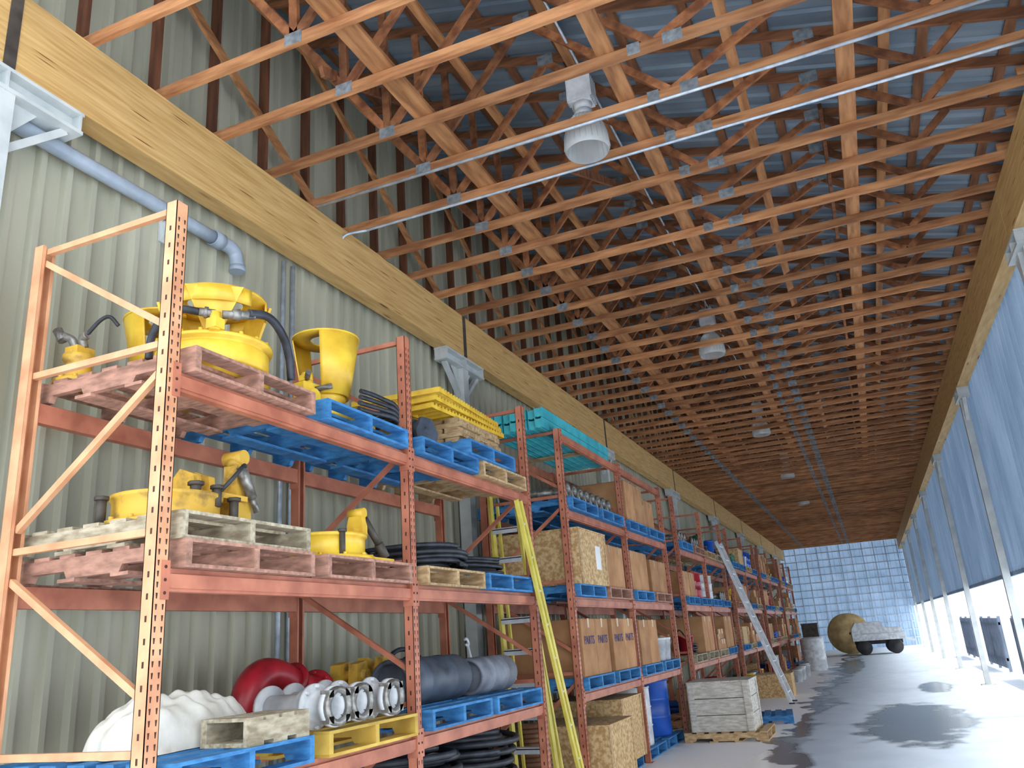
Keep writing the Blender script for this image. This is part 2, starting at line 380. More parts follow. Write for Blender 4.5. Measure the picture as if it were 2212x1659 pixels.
def hk(bm):
    box(bm,-.008,.008,-.03,.03,-.17,.02);prism(bm,[(-.0,-.15),(.15,-.02),(.15,0),(0,0)],-.008,.008,0,'y')
thing('pipe_bracket',[MK('pipe_bracket',hk,mSteel)],(-4.54,4.25,PZ-.075),'small steel bracket holding the drain pipe','bracket')

# lamps
def lamp():
    P=[]
    def h(bm):
        box(bm,-.1,.1,-.08,.08,.46,.74)
        for i in range(6): box(bm,-.115,.115,-.09+i*.034,-.084+i*.034,.48,.72)
        box(bm,-.13,-.1,-.04,.04,.5,.6);cyl(bm,(0,0,.4),(0,0,.46),.07,.09)
        cyl(bm,(.06,0,.74),(.06,0,.8),.03);cyl(bm,(-.06,.02,.74),(-.06,.02,.79),.02)
    P.append(MK('ballast_housing',h,mWhite))
    def c(bm): lathe(bm,[(.06,.4),(.085,.38),(.09,.3),(.075,.3)],24)
    P.append(MK('shade_collar',c,mAlu))
    def s(bm):
        n=48;pr=[(.08,.33),(.13,.3),(.17,.22),(.195,.12),(.205,.0),(.19,-.035)]
        lathe(bm,pr,n)
        for i in range(24):
            a=2*PI*i/24
            for (r0,z0),(r1,z1) in zip(pr[:4],pr[1:5]):
                bar(bm,(r0*math.cos(a),r0*math.sin(a),z0),(r1*math.cos(a),r1*math.sin(a),z1),.006,.006)
    P.append(MK('glass_shade',s,mGlass,'ribbed frosted glass shade'))
    P.append(MK('hook',lambda bm:tube(bm,cr([(0,0,.74),(0,.0,.8),(.0,.02,.83),(0,0,.86),(0,0,.9)],5),.008),mGalv))
    return P
lp=lamp()
for yy in(6.18,12.58,18.98,25.38,31.78):
    thing('high_bay_lamp',lp,(-1.59,yy,5.76),'hanging high-bay lamp with white ballast and ribbed glass shade','lamp',group='high-bay ceiling lamps')

# ---------------------------------------------------------------- racks
def post(mat):
    def f(bm):
        h=3.98
        box(bm,.033,.037,-.04,.04,0,h); box(bm,-.037,.037,-.04,-.036,0,h); box(bm,-.037,.037,.036,.04,0,h)
        box(bm,-.037,-.033,-.04,-.022,0,h); box(bm,-.037,-.033,.022,.04,0,h)
        n=76
        for i in range(n):
            z=.12+i*.05
            for s in(-1,1): 
                prism(bm,[(s*.02-.006,z+.014),(s*.02+.006,z+.014),(s*.02+.003,z-.012),(s*.02-.003,z-.012)],.0372,.0378,1,'x')
            if i%2==0: box(bm,-.006,.006,-.0408,-.0402,z-.014,z+.014,1)
    return MK('upright_post',f,[mat,mSlot])
def base(mat): return MK('foot_plate',lambda bm:box(bm,-.07,.07,-.06,.06,0,.006),mat)
def sbeam(ln,mat):
    def f(bm):
        box(bm,-.03,.022,.045,ln-.045,-.11,-.045);box(bm,-.03,.0,.045,ln-.045,-.045,0);box(bm,.022,.034,.045,ln-.045,-.095,-.03)
        for y in(.041,ln-.046): 
            box(bm,-.035,.045,y,y+.005,-.15,.03)
        for s in(0,1):
            ya=.0 if s==0 else ln-.045
            box(bm,.0385,.043,ya,ya+.045,-.15,.03)
            for k in range(3): cyl(bm,(.043,ya+.02,-.12+k*.06),(.046,ya+.02,-.12+k*.06),.008,n=8,mi=1)
    return MK('shelf_beam',f,[mat,mSlot])
def brace(z0,z1,mat):
    return MK('frame_brace',lambda bm:bar(bm,(-.03,0,z0),(-.97,0,z1),.03,.035),mat)
BR=[(3.95,3.95),(3.29,3.88),(3.19,3.19),(3.05,2.34),(2.23,2.23),(1.48,2.08),(1.25,1.25),(1.15,.35),(.22,.22)]
def rack(frames,mat,matb,label,topbeam=False,near=None):
    e=node('pallet_rack',None,(RF,frames[0],0),label=label,cat='pallet rack',group='orange pallet racks')
    for i,y in enumerate(frames):
        mm=near if (near and i==0) else mat
        po=cached(('post',mm.name),lambda:post(mm)); fp=cached(('fp',mm.name),lambda:base(mm))
        for x,rz in((0,0),(-1.0,PI)):
            node('upright_post',po[1],(x,y-frames[0],.006),rz,e); node('foot_plate',fp[1],(x,y-frames[0],0),0,e)
        for a,b in BR:
            br=cached(('br',a,b,mm.name),lambda:brace(a,b,mm)); node('frame_brace',br[1],(0,y-frames[0],0),0,e)
    for y,y2 in zip(frames,frames[1:]):
        ln=round(y2-y,3); bm_=cached(('bm',ln,matb.name),lambda:sbeam(ln,matb))
        for z in L[1:]+([3.97] if topbeam else []):
            node('shelf_beam',bm_[1],(0,y-frames[0],z),0,e)
            node('shelf_beam',bm_[1],(-1.0,y2-frames[0],z),PI,e)
R1=[2.95,5.33,7.75];R2=[8.9,11.42,13.94]
rack(R1,mOrangeB,mOrangeB,'orange pallet rack with light orange end frame, three shelves',near=mOrangeA)
rack(R2,mOrangeB,mOrangeB,'orange pallet rack topped with turquoise beams',topbeam=True)
FR=[[15.0,17.55,20.1],[21.1,23.65,26.2],[27.2,29.75,32.3],[33.3,35.85,38.4]]
for r in FR: rack(r,mOrangeB,mOrangeB,'red-orange pallet rack loaded with mixed goods')

# ---------------------------------------------------------------- pallets
def palparts(c,simple_):
    m=PC[c]
    def top(bm):
        n=7;w=.11
        for i in range(n):
            x=-.61+i*(1.22-w)/(n-1); box(bm,x,x+w,-.51,.51,.122,.14)
    def bot(bm):
        for i in range(4):
            w=.12;x=-.61+i*(1.22-w)/3; box(bm,x,x+w,-.51,.51,0,.018)
    def st(y):
        def f(bm):
            prism(bm,[(-.61,.018),(-.45,.018),(-.43,.055),(-.2,.055),(-.18,.018),(.18,.018),(.2,.055),(.43,.055),(.45,.018),(.61,.018),(.61,.122),(-.61,.122)],y-.02,y+.02)
        return f
    if simple_:
        def al(bm): top(bm);bot(bm);[st(y)(bm) for y in(-.49,0,.49)]
        return [MK('pallet',al,m)]
    return [MK('top_deck',top,m),MK('bottom_deck',bot,m)]+[MK('stringer',st(y),m) for y in(-.49,0,.49)]
PL={'blue':'blue-painted wooden pallet','red':'faded red wooden pallet','grey':'weathered grey wooden pallet','tan':'bare tan wooden pallet','yellow':'yellow-painted wooden pallet'}
def pallet(y,z,c='blue',x=-3.575,rz=0,simple_=False,where='on the rack shelf'):
    return thing('pallet',cached(('pal',c,simple_),lambda:palparts(c,simple_)),(x,y,z),PL[c]+' '+where,'pallet',rz,group='wooden pallets')

# ---------------------------------------------------------------- goods templates
def bolts(bm,n,r,z,br=.014,h=.02,mi=0):
    for i in range(n):
        a=2*PI*i/n; cyl(bm,(r*math.cos(a),r*math.sin(a),z),(r*math.cos(a),r*math.sin(a),z+h),br,n=6,mi=mi)
def power_head():
    P=[]
    def body(bm):
        lathe(bm,[(0,0),(.24,0),(.24,.03),(.31,.03),(.32,.05),(.32,.14),(.3,.155),(.3,.17),(.34,.175),(.34,.195),(.3,.205),(.2,.225),(.0,.23)],48)
        bolts(bm,18,.318,.195)
    P.append(MK('drum_body',body,mYel))
    P.append(MK('hub',lambda bm:lathe(bm,[(0,.22),(.1,.22),(.095,.29),(.065,.32),(0,.32)],24),mYel))
    P.append(MK('valve_block',lambda bm:(cyl(bm,(.235,-.25,.19),(.235,-.25,.3),.03),box(bm,.2,.27,-.28,-.21,.2,.26)),mYel))
    def ring(bm):
        lathe(bm,[(.16,.485),(.3,.485),(.3,.5),(.16,.5)],48,closed=True)
        for a0 in(-1.6,.5,2.6): lathe(bm,[(.292,.4),(.302,.4),(.302,.5),(.292,.5)],16,a0=a0,a1=a0+1.5,closed=True)
        bolts(bm,6,.24,.465)
    P.append(MK('top_ring',ring,mYel))
    for a in(-.85,1.24,3.33):
        def sp(bm,a=a):
            c,s=math.cos(a),math.sin(a); d=Vector((c,s,0));t=Vector((-s,c,0))
            V=[bm.verts.new(d*r+t*w+Vector((0,0,z))) for r,w,z in((.25,-.035,.2),(.25,.035,.2),(.288,.16,.49),(.288,-.16,.49),(.235,-.035,.2),(.235,.035,.2),(.27,.16,.49),(.27,-.16,.49))]
            for q in((0,1,2,3),(7,6,5,4),(0,4,5,1),(1,5,6,2),(2,6,7,3),(3,7,4,0)): quadf(bm,[V[i] for i in q])
        P.append(MK('support_plate',sp,mYel))
    P.append(MK('hydraulic_hose',lambda bm:tube(bm,cr([(.17,-.3,.3),(.08,-.37,.31),(-.02,-.39,.26),(-.07,-.4,.16),(-.07,-.41,.03)],8),.022,10),mHose))
    P.append(MK('hydraulic_hose',lambda bm:tube(bm,cr([(.36,-.12,.31),(.4,.0,.32),(.39,.14,.26),(.35,.26,.16),(.33,.31,.03)],8),.025,10),mHose))
    for p,q in(((.17,-.3,.3),(.235,-.25,.29)),((.26,-.22,.29),(.37,-.08,.31))):
        def cpl(bm):
            cyl(bm,p,q,.026,n=8);v=Vector(q)-Vector(p); cyl(bm,Vector(p)+v*.3,Vector(p)+v*.55,.034,n=6)
        P.append(MK('hose_coupling',cpl,mCoup,'steel quick coupling'))
    return P
def guard_unit(h=.5,mat=None,hoses=True,r0=.13,r1=.205,arcs=((-.75,1.9),(2.9,4.05))):
    mat=mat or mYel; P=[]
    def sh(bm):
        for a0,a1 in arcs:
            lathe(bm,[(r0-.008,.16),(r0,.16),(r1,.16+h),(r1-.008,.16+h)],28,a0=a0,a1=a1,closed=True)
    P.append(MK('guard_shell',sh,mat))
    P.append(MK('top_plate',lambda bm:(lathe(bm,[(.11,.15+h),(r1+.002,.15+h),(r1+.002,.162+h),(.11,.162+h)],32,closed=True)),mat))
    def bs(bm):
        lathe(bm,[(0,0),(.2,0),(.2,.03),(.15,.05),(.12,.12),(.14,.14),(.14,.17),(0,.17)],28); bolts(bm,10,.18,.03)
    P.append(MK('base_flange',bs,mat))
    def mo(bm):
        box(bm,-.02,.08,-.28,-.12,.05,.22);cyl(bm,(.03,-.2,.22),(.03,-.2,.3),.04);cyl(bm,(-.04,-.21,.12),(.12,-.21,.12),.05);box(bm,.0,.08,-.25,-.2,.24,.28)
    P.append(MK('motor',mo,mat))
    if hoses:
        P.append(MK('hose_coupling',lambda bm:cyl(bm,(.08,-.17,.18),(.17,-.1,.2),.02,n=8),mCoup));P.append(MK('hose_coupling',lambda bm:cyl(bm,(.06,-.23,.25),(.13,-.28,.27),.02,n=8),mCoup))
    return P
def small_motor():
    return [MK('body',lambda bm:(lathe(bm,[(0,0),(.13,0),(.13,.03),(.08,.05),(.07,.14),(.09,.16),(.09,.19),(0,.2)],20),bolts(bm,8,.11,.03),box(bm,-.05,.05,-.06,.06,.19,.24)),mYelOld),
      MK('hose_coupling',lambda bm:(tube(bm,cr([(-.03,0,.24),(-.05,-.02,.3),(-.1,-.04,.33)],5),.025,8),cyl(bm,(-.1,-.04,.3),(-.14,-.05,.37),.03,n=8)),mCoup),
      MK('hose_coupling',lambda bm:tube(bm,cr([(.03,0,.24),(.04,-.02,.29),(.09,-.03,.3)],5),.025,8),mCoup),
      MK('hydraulic_hose',lambda bm:tube(bm,cr([(.08,-.03,.3),(.12,.02,.4),(.15,.06,.43),(.18,.1,.38)],8),.012,8),mHose)]
def pbolts(pb):
    P=[]
    for (q,r_,h_) in pb:
        P.append(MK('pivot_bolt',lambda bm:(cyl(bm,q,Vector(q)+Vector((0,0,h_)),r_,n=8),cyl(bm,Vector(q)+Vector((0,0,h_-.02)),Vector(q)+Vector((0,0,h_)),r_*1.5,n=6)),mDark))
    return P
def disc_machine(mat):
    P=[]
    def b(bm):
        lathe(bm,[(0,0),(.33,0),(.33,.025),(.28,.03),(.28,.05),(.265,.06),(.265,.15),(.28,.155),(.28,.175),(.1,.18),(0,.18)],44); bolts(bm,12,.305,.02)
        box(bm,-.05,.3,.1,.39,0,.022)
    P.append(MK('disc_housing',b,mat))
    def ar(bm):
        prism(bm,[(.08,.18),(.22,.18),(.21,.32),(.17,.36),(.12,.34),(.1,.28)],.12,.17,0,'y')
        box(bm,.05,.19,.06,.22,.18,.22);cyl(bm,(.1,.145,.33),(.22,.145,.33),.034,n=14);box(bm,.1,.2,.17,.21,.18,.29)
        lathe(bm,[(.025,-.012),(.045,-.012),(.045,.012),(.025,.012)],16,(.15,.22,.3),(1,0,0),closed=True)
    P.append(MK('clamp_arm',ar,mat))
    P.append(MK('hydraulic_cylinder',lambda bm:(cyl(bm,(.18,.2,.3),(.22,.32,.13),.026,n=12),cyl(bm,(.22,.32,.13),(.24,.37,.04),.034,n=10)),mDark,'steel hydraulic cylinder'))
    return P+pbolts([((.24,-.15,.0),.02,.19)])
def disc_machine_old():
    P=[]
    def b(bm):
        lathe(bm,[(0,0),(.34,0),(.34,.02),(.29,.03),(.28,.05),(.28,.14),(.295,.15),(.295,.17),(.2,.18),(0,.18)],44); bolts(bm,14,.315,.02)
    P.append(MK('disc_housing',b,mYelOld))
    def ar(bm):
        prism(bm,[(-.05,.18),(.12,.18),(.1,.31),(.0,.35),(-.05,.3)],.08,.14,0,'y');prism(bm,[(-.05,.18),(.12,.18),(.1,.31),(.0,.35),(-.05,.3)],.2,.25,0,'y')
        box(bm,.0,.22,.1,.4,.17,.2);box(bm,.04,.18,.36,.48,.0,.2);box(bm,.06,.16,.37,.46,.2,.4);cyl(bm,(.11,.41,.4),(.11,.41,.44),.05,n=14);cyl(bm,(.04,.41,.45),(.18,.41,.45),.045,n=14)
    P.append(MK('clamp_arm',ar,mYelOld))
    P.append(MK('hydraulic_cylinder',lambda bm:(cyl(bm,(.2,.36,.38),(.21,.45,.2),.032,n=12),cyl(bm,(.21,.45,.2),(.215,.49,.12),.02,n=10)),mCoup,'steel hydraulic cylinder'))
    P.append(MK('hydraulic_hose',lambda bm:tube(bm,cr([(.18,.2,.2),(.24,.26,.3),(.24,.34,.38),(.18,.4,.34)],6),.012,8),mHose))
    return P+pbolts([((-.12,-.33,0),.026,.15),((.22,-.02,.16),.03,.07),((.26,.1,.1),.026,.12),((.25,.25,.0),.026,.17)])
def spiral(R0,R1,z0,z1,turns,n=20,jit=.02,seed=1,ex=1):
    pts=[]
    N=int(turns*n)
    for i in range(N+1):
        t=i/N;a=2*PI*turns*t; r=R0+(R1-R0)*(.5+.5*math.sin(a*.37+seed)) +jit*math.sin(a*1.7+seed)
        pts.append((r*math.cos(a)*ex,r*math.sin(a),z0+(z1-z0)*t+.01*math.sin(a*2+seed)+.012*math.sin(a*.6)))
    return pts
def coil(R=.42,r=.018,turns=9,h=.18,mat=None,seed=1,ex=1):
    return [MK('hose_coil',lambda bm:tube(bm,spiral(R*.6,R,r+.022,h,turns,24,.02,seed,ex),r,8),mat or mHose)]
def coupling():
    def f(bm):
        lathe(bm,[(.06,0),(.075,0),(.075,.28),(.1,.3),(.1,.36),(.13,.36),(.13,.385),(.09,.385),(.09,.5),(.115,.5),(.115,.54),(.08,.54),(.06,.5)],28,(0,0,.13),(1,0,0),closed=True)
        for i in range(8):
            a=2*PI*i/8; cyl(bm,(.35,.115*math.cos(a),.13+.115*math.sin(a)),(.4,.115*math.cos(a),.13+.115*math.sin(a)),.011,n=6)
        lathe(bm,[(.0,.0),(.13,0),(.13,.025),(0,.025)],28,(0,0,.13),(1,0,0))
    def l(bm):
        for i in range(4):
            a=PI/4+PI*i/2; box(bm,.5,.57,.1*math.cos(a)-.02,.1*math.cos(a)+.02,.13+.1*math.sin(a)-.02,.13+.1*math.sin(a)+.02)
        lathe(bm,[(.075,.0),(.11,0),(.11,.03),(.075,.03)],24,(.54,0,.13),(1,0,0),closed=True)
    return [MK('flanged_body',f,mWhite),MK('locking_ring',l,mCoup,'steel locking ring with lugs')]
def elbow_big():
    def f(bm):
        tube(bm,cr([(0,-.36,.04),(0,-.36,.15),(0,-.31,.26),(0,-.2,.32),(0,-.06,.31),(0,.07,.26),(0,.18,.22),(0,.28,.19),(0,.4,.18)],6),.105,24)
        lathe(bm,[(0,0),(.155,0),(.155,.03),(0,.03)],24,(0,.375,.17),(0,1,0))
        lathe(bm,[(0,0),(.15,0),(.15,.03),(0,.03)],24,(0,-.36,0),(0,0,1))
        lathe(bm,[(.09,0),(.14,0),(.14,.035),(.09,.035)],24,(0,.08,.26),(0,.8,-.4),closed=True)
        for i in range(8):
            a=2*PI*i/8; cyl(bm,(.135*math.cos(a),.36,.17+.135*math.sin(a)),(.135*math.cos(a),.42,.17+.135*math.sin(a)),.012,n=6)
    return [MK('pipe_elbow',f,mRed)]
def elbow_small():
    def f(bm):
        tube(bm,cr([(0,-.2,.12),(0,-.08,.12),(.0,.03,.12),(.0,.14,.13)],6),.08,22)
        tube(bm,cr([(0,.0,.12),(0,.0,.17),(0,.02,.22)],6),.06,20)
        lathe(bm,[(0,0),(.115,0),(.115,.03),(0,.03)],24,(0,-.23,.12),(0,1,0))
        lathe(bm,[(0,0),(.11,0),(.11,.03),(0,.03)],24,(0,.13,.125),(0,1,0))
    return [MK('pipe_elbow',f,mRed)]
def carton(w=.95,d=.5,h=.62,text=None,seed=0):
    def f(bm):
        box(bm,-w/2,w/2,-d/2,d/2,0,h-.004); box(bm,-w/2-.002,w/2+.002,-d/2-.002,-.003,h-.004,h); box(bm,-w/2-.002,w/2+.002,.003,d/2+.002,h-.004,h)
        bmesh.ops.bevel(bm,geom=[e for e in bm.edges if e.calc_length()>.3],offset=.004,segments=1,affect='EDGES')
    def t(bm): box(bm,-w/2-.0035,w/2+.0035,-.03,.03,h,h+.001);box(bm,w/2+.0022,w/2+.0035,-.03,.03,h-.1,h);box(bm,-w/2-.0035,-w/2-.0022,-.03,.03,h-.1,h)
    P=[MK('carton_body',f,mCard),MK('packing_tape',t,mTape)]
    if text:
        cu=bpy.data.curves.new('txt','FONT');cu.body=text;cu.size=.13;cu.align_x='CENTER';cu.extrude=.0008
        ob=bpy.data.objects.new('tmp',cu);COL.objects.link(ob);bpy.context.view_layer.update()
        me=bpy.data.meshes.new_from_object(ob.evaluated_get(bpy.context.evaluated_depsgraph_get()));bpy.data.objects.remove(ob)
        me.transform(Matrix.Translation((w/2+.004,0,h*.55))@Matrix(((0,0,1,0),(1,0,0,0),(0,1,0,0),(0,0,0,1)))); me.materials.clear();me.materials.append(mInk)
        P.append(('printed_marking',me,'blue printed lettering'))
    return P
def osb(w=1.0,d=1.0,h=.6,label=False):
    def f(bm): box(bm,-w/2,w/2,-d/2,d/2,0,h)
    def b(bm): box(bm,-w/2-.015,w/2+.015,-d/2-.015,d/2+.015,h,h+.014)
    P=[MK('crate_body',f,mOSB),MK('crate_lid',b,mOSB)]
    for x in(-w/2-.0121,w/2+.0001):
        for y in(-d/2,d/2-.05): P.append(MK('corner_batten',lambda bm:box(bm,x,x+.012,y,y+.05,.0,h),mTanP))
    if label: P.append(MK('paper_label',lambda bm:box(bm,w/2+.0005,w/2+.002,.1,.3,h*.3,h*.75),mPaper,'white paper label'))
    return P
def drum(mat,h=.88,r=.29):
    return [MK('drum_body',lambda bm:lathe(bm,[(0,0),(r-.01,0),(r,.02),(r,h*.32),(r+.012,h*.34),(r,h*.36),(r,h*.64),(r+.012,h*.66),(r,h*.68),(r,h-.02),(r-.01,h)],28),mat),
      MK('drum_lid',lambda bm:(lathe(bm,[(r-.01,h),(r+.008,h-.01),(r+.008,h+.012),(r-.02,h+.012),(r-.03,h-.0),(0,h)],28),cyl(bm,(r*.6,0,h),(r*.6,0,h+.02),.03,n=10)),mat)]
def bucket(mat):
    return [MK('bucket_body',lambda bm:lathe(bm,[(0,0),(.12,0),(.145,.3),(.152,.3),(.152,.33),(.145,.335),(0,.335)],20),mat),
      MK('bucket_handle',lambda bm:tube(bm,[(.156*math.cos(a),.02,.29-.14*math.sin(a)) for a in [PI*i/12 for i in range(13)]],.004,6),mGalv)]
def pipe_bundle(mat):
    return [MK('pipe_bundle',lambda bm:[lathe(bm,[(.035,0),(.05,0),(.05,1.0),(.035,1.0)],14,(-.5,-.36+j*.11+(i%2)*.055,.05+i*.09),(1,0,0),closed=True) for i in range(2) for j in range(6+(-i))],mat)]
def flange_fit():
    return [MK('flanged_pipe',lambda bm:(lathe(bm,[(.05,0),(.06,0),(.06,.9),(.05,.9)],18,(-.45,0,.1),(1,0,0),closed=True),lathe(bm,[(.05,0),(.1,0),(.1,.03),(.05,.03)],20,(.42,0,.1),(1,0,0),closed=True),lathe(bm,[(.05,0),(.1,0),(.1,.03),(.05,.03)],20,(-.45,0,.1),(1,0,0),closed=True)),mCoup)]
def timber_stack(rows=4):
    def f(bm):
        rr=random.Random(3)
        for k in range(rows):
            if k%2==0:
                for i in range(6): x=-.5+i*.17; box(bm,x,x+.13+rr.random()*.02,-.45+rr.random()*.03,.45-rr.random()*.03,k*.045,k*.045+.043)
            else:
                for i in range(6): y=-.44+i*.15; box(bm,-.5+rr.random()*.05,.48+rr.random()*.04,y,y+.12,k*.045,k*.045+.043)
    return [MK('timber_stack',f,mTanP)]
def grating():
    def f(bm):
        for i in range(14):
            y=-.7+i*.105
            prism(bm,[(-.42,0),(.42,0)]+[(.42-.84*j/24,.035+(.014 if j%2 else 0)) for j in range(25)],y,y+.006)
        for x in(-.42,-.14,.14,.41): box(bm,x,x+.008,-.71,.68,.0,.03)
        for x in(-.42,.41):
            for i in range(24): box(bm,x,x+.01,-.7+i*.058,-.675+i*.058,.03,.048)
            box(bm,x,x+.01,-.71,.68,0,.03)
        for y in(-.715,.675): box(bm,-.42,.42,y,y+.01,0,.045)
    return [MK('grating_panel',f,mYel)]

# ---------------------------------------------------------------- rack 1 contents
zt3=L[3]+PH; 
pallet(3.56,L[3],'red'); pallet(4.71,L[3],'blue')
thing('hydraulic_power_head',power_head(),(-3.32,3.55,zt3),'yellow hydraulic power head with ring guard and black hoses','hydraulic tool')
thing('hydraulic_power_head',guard_unit(.42,mYel,r0=.18,r1=.26),(-3.92,3.76,zt3),'yellow hydraulic head with cut-away guard behind ring unit','hydraulic tool',rz=.9)
thing('hydraulic_motor',small_motor(),(-4.0,3.2,zt3),'small dirty yellow hydraulic motor with steel couplings','hydraulic motor')
thing('hydraulic_power_head',guard_unit(.45,mYel,r0=.165,r1=.24,arcs=((-.95,1.9),(2.9,4.05))),(-3.3,4.65,zt3),'tall yellow hydraulic head with open guard on blue pallet','hydraulic tool',rz=-.2)
thing('guard_cylinder',[MK('guard_cylinder',lambda bm:lathe(bm,[(.11,0),(.12,0),(.1,.34),(.09,.34)],24,closed=True),mYel)],(-3.8,4.5,zt3),'small yellow tapered guard cylinder on blue pallet','guard')
def hs(bm):
    for k in range(4):
        tube(bm,cr([(.27,-.34+.01*k,.03+k*.045),(.27,-.18+.0*k,.04+k*.045),(.28,-.05,.05+k*.04),(.3,.08,.05+k*.035),(.26,.18,.04+k*.03),(.1,.24-.02*k,.05+k*.03),(-.2,.25,.04+.03*k)],8),.017,8)
thing('hydraulic_hose_bundle',[MK('hydraulic_hose_bundle',hs,mHose)],(-3.27,4.95,zt3),'loose bundle of black hydraulic hoses draped over blue pallet','hose')
thing('lifting_eye',[MK('lifting_eye',lambda bm:(lathe(bm,[(.03,-.01),(.05,-.01),(.05,.01),(.03,.01)],20,(0,0,.07),(1,0,0),closed=True),box(bm,-.03,.03,-.03,.03,0,.025)),mYel)],(-3.18,5.03,zt3),'small yellow steel lifting eye','lifting eye')
pallet(5.95,L[3],'blue'); pallet(7.07,L[3],'tan')
pallet(6.75,zt3,'blue',where='stacked on other pallets',x=-3.55)
thing('timber_stack',timber_stack(5),(-3.55,6.72,zt3+PH),'crosswise stack of rough timber boards on blue pallet','timber')
gp=grating()
for k in range(3): thing('grating_panel',gp,(-3.5+.02*k,6.62-.05*k,zt3+PH+.225+k*.051),'yellow serrated metal grating panel stacked on timber','grating',rz=.05*k-.04,group='yellow grating panels')
def bl(bm):
    prism(bm,[(-.1,0),(.1,0),(.13,.1),(.06,.22),(-.06,.22),(-.13,.1)],-.06,-.03,0,'y');prism(bm,[(-.1,0),(.1,0),(.13,.1),(.06,.22),(-.06,.22),(-.13,.1)],.03,.06,0,'y')
    lathe(bm,[(0,-.028),(.11,-.028),(.09,0),(.11,.028),(0,.028)],20,(0,0,.112),(0,1,0));cyl(bm,(0,-.07,.11),(0,.07,.11),.03)
thing('pulley_block',[MK('pulley_block',bl,mGreyRoll)],(-3.12,5.72,zt3),'dark blue-grey pulley block on blue pallet','pulley',rz=1.3)
# level 2
z2=L[2]+PH
pallet(3.56,L[2],'red');pallet(3.55,z2,'grey',where='stacked on a red pallet',x=-3.6)
thing('hydraulic_clamp_machine',disc_machine_old(),(-3.5,3.44,z2+PH),'worn rusty yellow disc clamp machine on stacked pallets','hydraulic tool')
pallet(4.71,L[2],'red')
thing('hydraulic_clamp_machine',disc_machine(mYel),(-3.3,4.64,z2),'bright yellow disc clamp machine on red pallet','hydraulic tool')
pallet(5.95,L[2],'tan');pallet(7.05,L[2],'blue')
thing('hose_coil',coil(.46,.02,11,.2,mHose,2,.95),(-3.45,6.1,z2),'coiled black hydraulic hoses on wooden pallet','hose coil')
thing('hose_coil',coil(.42,.017,9,.16,mHose,5),(-3.5,7.06,z2),'coiled black hose on blue pallet','hose coil')
# level 1
z1=L[1]+PH
pallet(3.56,L[1],'blue');pallet(4.72,L[1],'yellow')
def tarp(bm):
    n=56;G=[]
    for i in range(n+1):
        row=[]
        for j in range(n+1):
            u=i/n*2-1;v=j/n*2-1
            e=max(0,1-(abs(u)**3.6+abs(v)**3.0)); h=.25*e**.55*(1-.12*v)+.022*math.sin(5*u+3*v)*math.cos(6*v-2*u)*e+.012*math.sin(17*u+9*v)*e+.012*math.sin(25*v-13*u)*e+.016*math.sin(9*u-14*v)*e
            row.append(bm.verts.new((u*.22*(1+.05*math.sin(7*v)),v*.5*(1+.04*math.sin(6*u)),max(.004,h+.004))))
        G.append(row)
    for i in range(n):
        for j in range(n): quadf(bm,[G[i][j],G[i+1][j],G[i+1][j+1],G[i][j+1]],0,True)
thing('plastic_sheet',[MK('plastic_sheet',tarp,mSheet)],(-3.56,3.66,z1),'crumpled off-white plastic sheet draped over goods on blue pallet','plastic sheet')
def half(bm):
    for y in(-.14,.14): box(bm,-.24,.24,y-.02,y+.02,.02,.12)
    for i in range(4): x=-.24+i*.125; box(bm,x,x+.1,-.16,.16,.12,.138);
    for i in range(3): x=-.24+i*.185; box(bm,x,x+.11,-.16,.16,0,.02)
thing('pallet_offcut',[MK('pallet_offcut',half,mGreyP)],(-3.14,3.8,z1) ,'short weathered cut-down pallet piece lying on blue pallet','pallet piece',rz=1.55)
cpn=coupling()
for i,(yy,xx) in enumerate(((4.34,-3.5),(4.62,-3.54),(4.9,-3.5))):
    thing('pipe_coupling',cpn,(xx,yy,z1),'white flanged pipe coupling with steel locking ring on yellow pallet','pipe coupling',rz=-.12+.05*i,group='white pipe couplings')
thing('pipe_elbow',elbow_big(),(-3.82,4.87,z1),'large curved glossy red steel pipe elbow with flange','pipe elbow')
thing('pipe_elbow',elbow_small(),(-3.92,4.17,z1),'small glossy red steel pipe tee with flanges','pipe elbow')
pallet(5.95,L[1],'blue');pallet(7.07,L[1],'blue')
def roll(r,ln):
    def f(bm):
        lathe(bm,[(r*.8,0),(r*.97,0),(r,.02),(r,ln*.3),(r*1.03,ln*.31),(r*1.03,ln*.34),(r,ln*.35),(r,ln*.7),(r*1.03,ln*.71),(r*1.03,ln*.74),(r,ln*.75),(r,ln-.02),(r*.97,ln),(r*.8,ln)],32,(0,0,r*1.03),(0,1,0),closed=True)
        lathe(bm,[(0,.05),(r*.8,.05)],32,(0,0,r*1.03),(0,1,0))
    return f
thing('pipe_section',[MK('pipe_section',roll(.175,1.05),mGreyRoll)],(-3.35,5.5,z1),'charcoal rubber-lined pipe section lying on blue pallet','pipe section')
thing('pipe_section',[MK('pipe_section',roll(.155,.75),mGreyRoll2)],(-3.28,6.66,z1),'light grey pipe section lying on blue pallet','pipe section')
thing('hose_coil',[MK('hose_coil',lambda bm:[tube(bm,cr([(0,-.45,.03),(.0,-.42,.3),(0,-.2,.42),(0,.1,.38),(0,.35,.2),(0.02,.5,.03)],8),.02,8),tube(bm,cr([(.06,-.4,.03),(.08,-.38,.26),(.06,-.1,.36),(.06,.15,.3),(.06,.4,.1),(.06,.5,.03)],8),.02,8)],mHose)],(-3.8,6.6,z1),'black hoses looped over behind the pipe sections','hose coil')
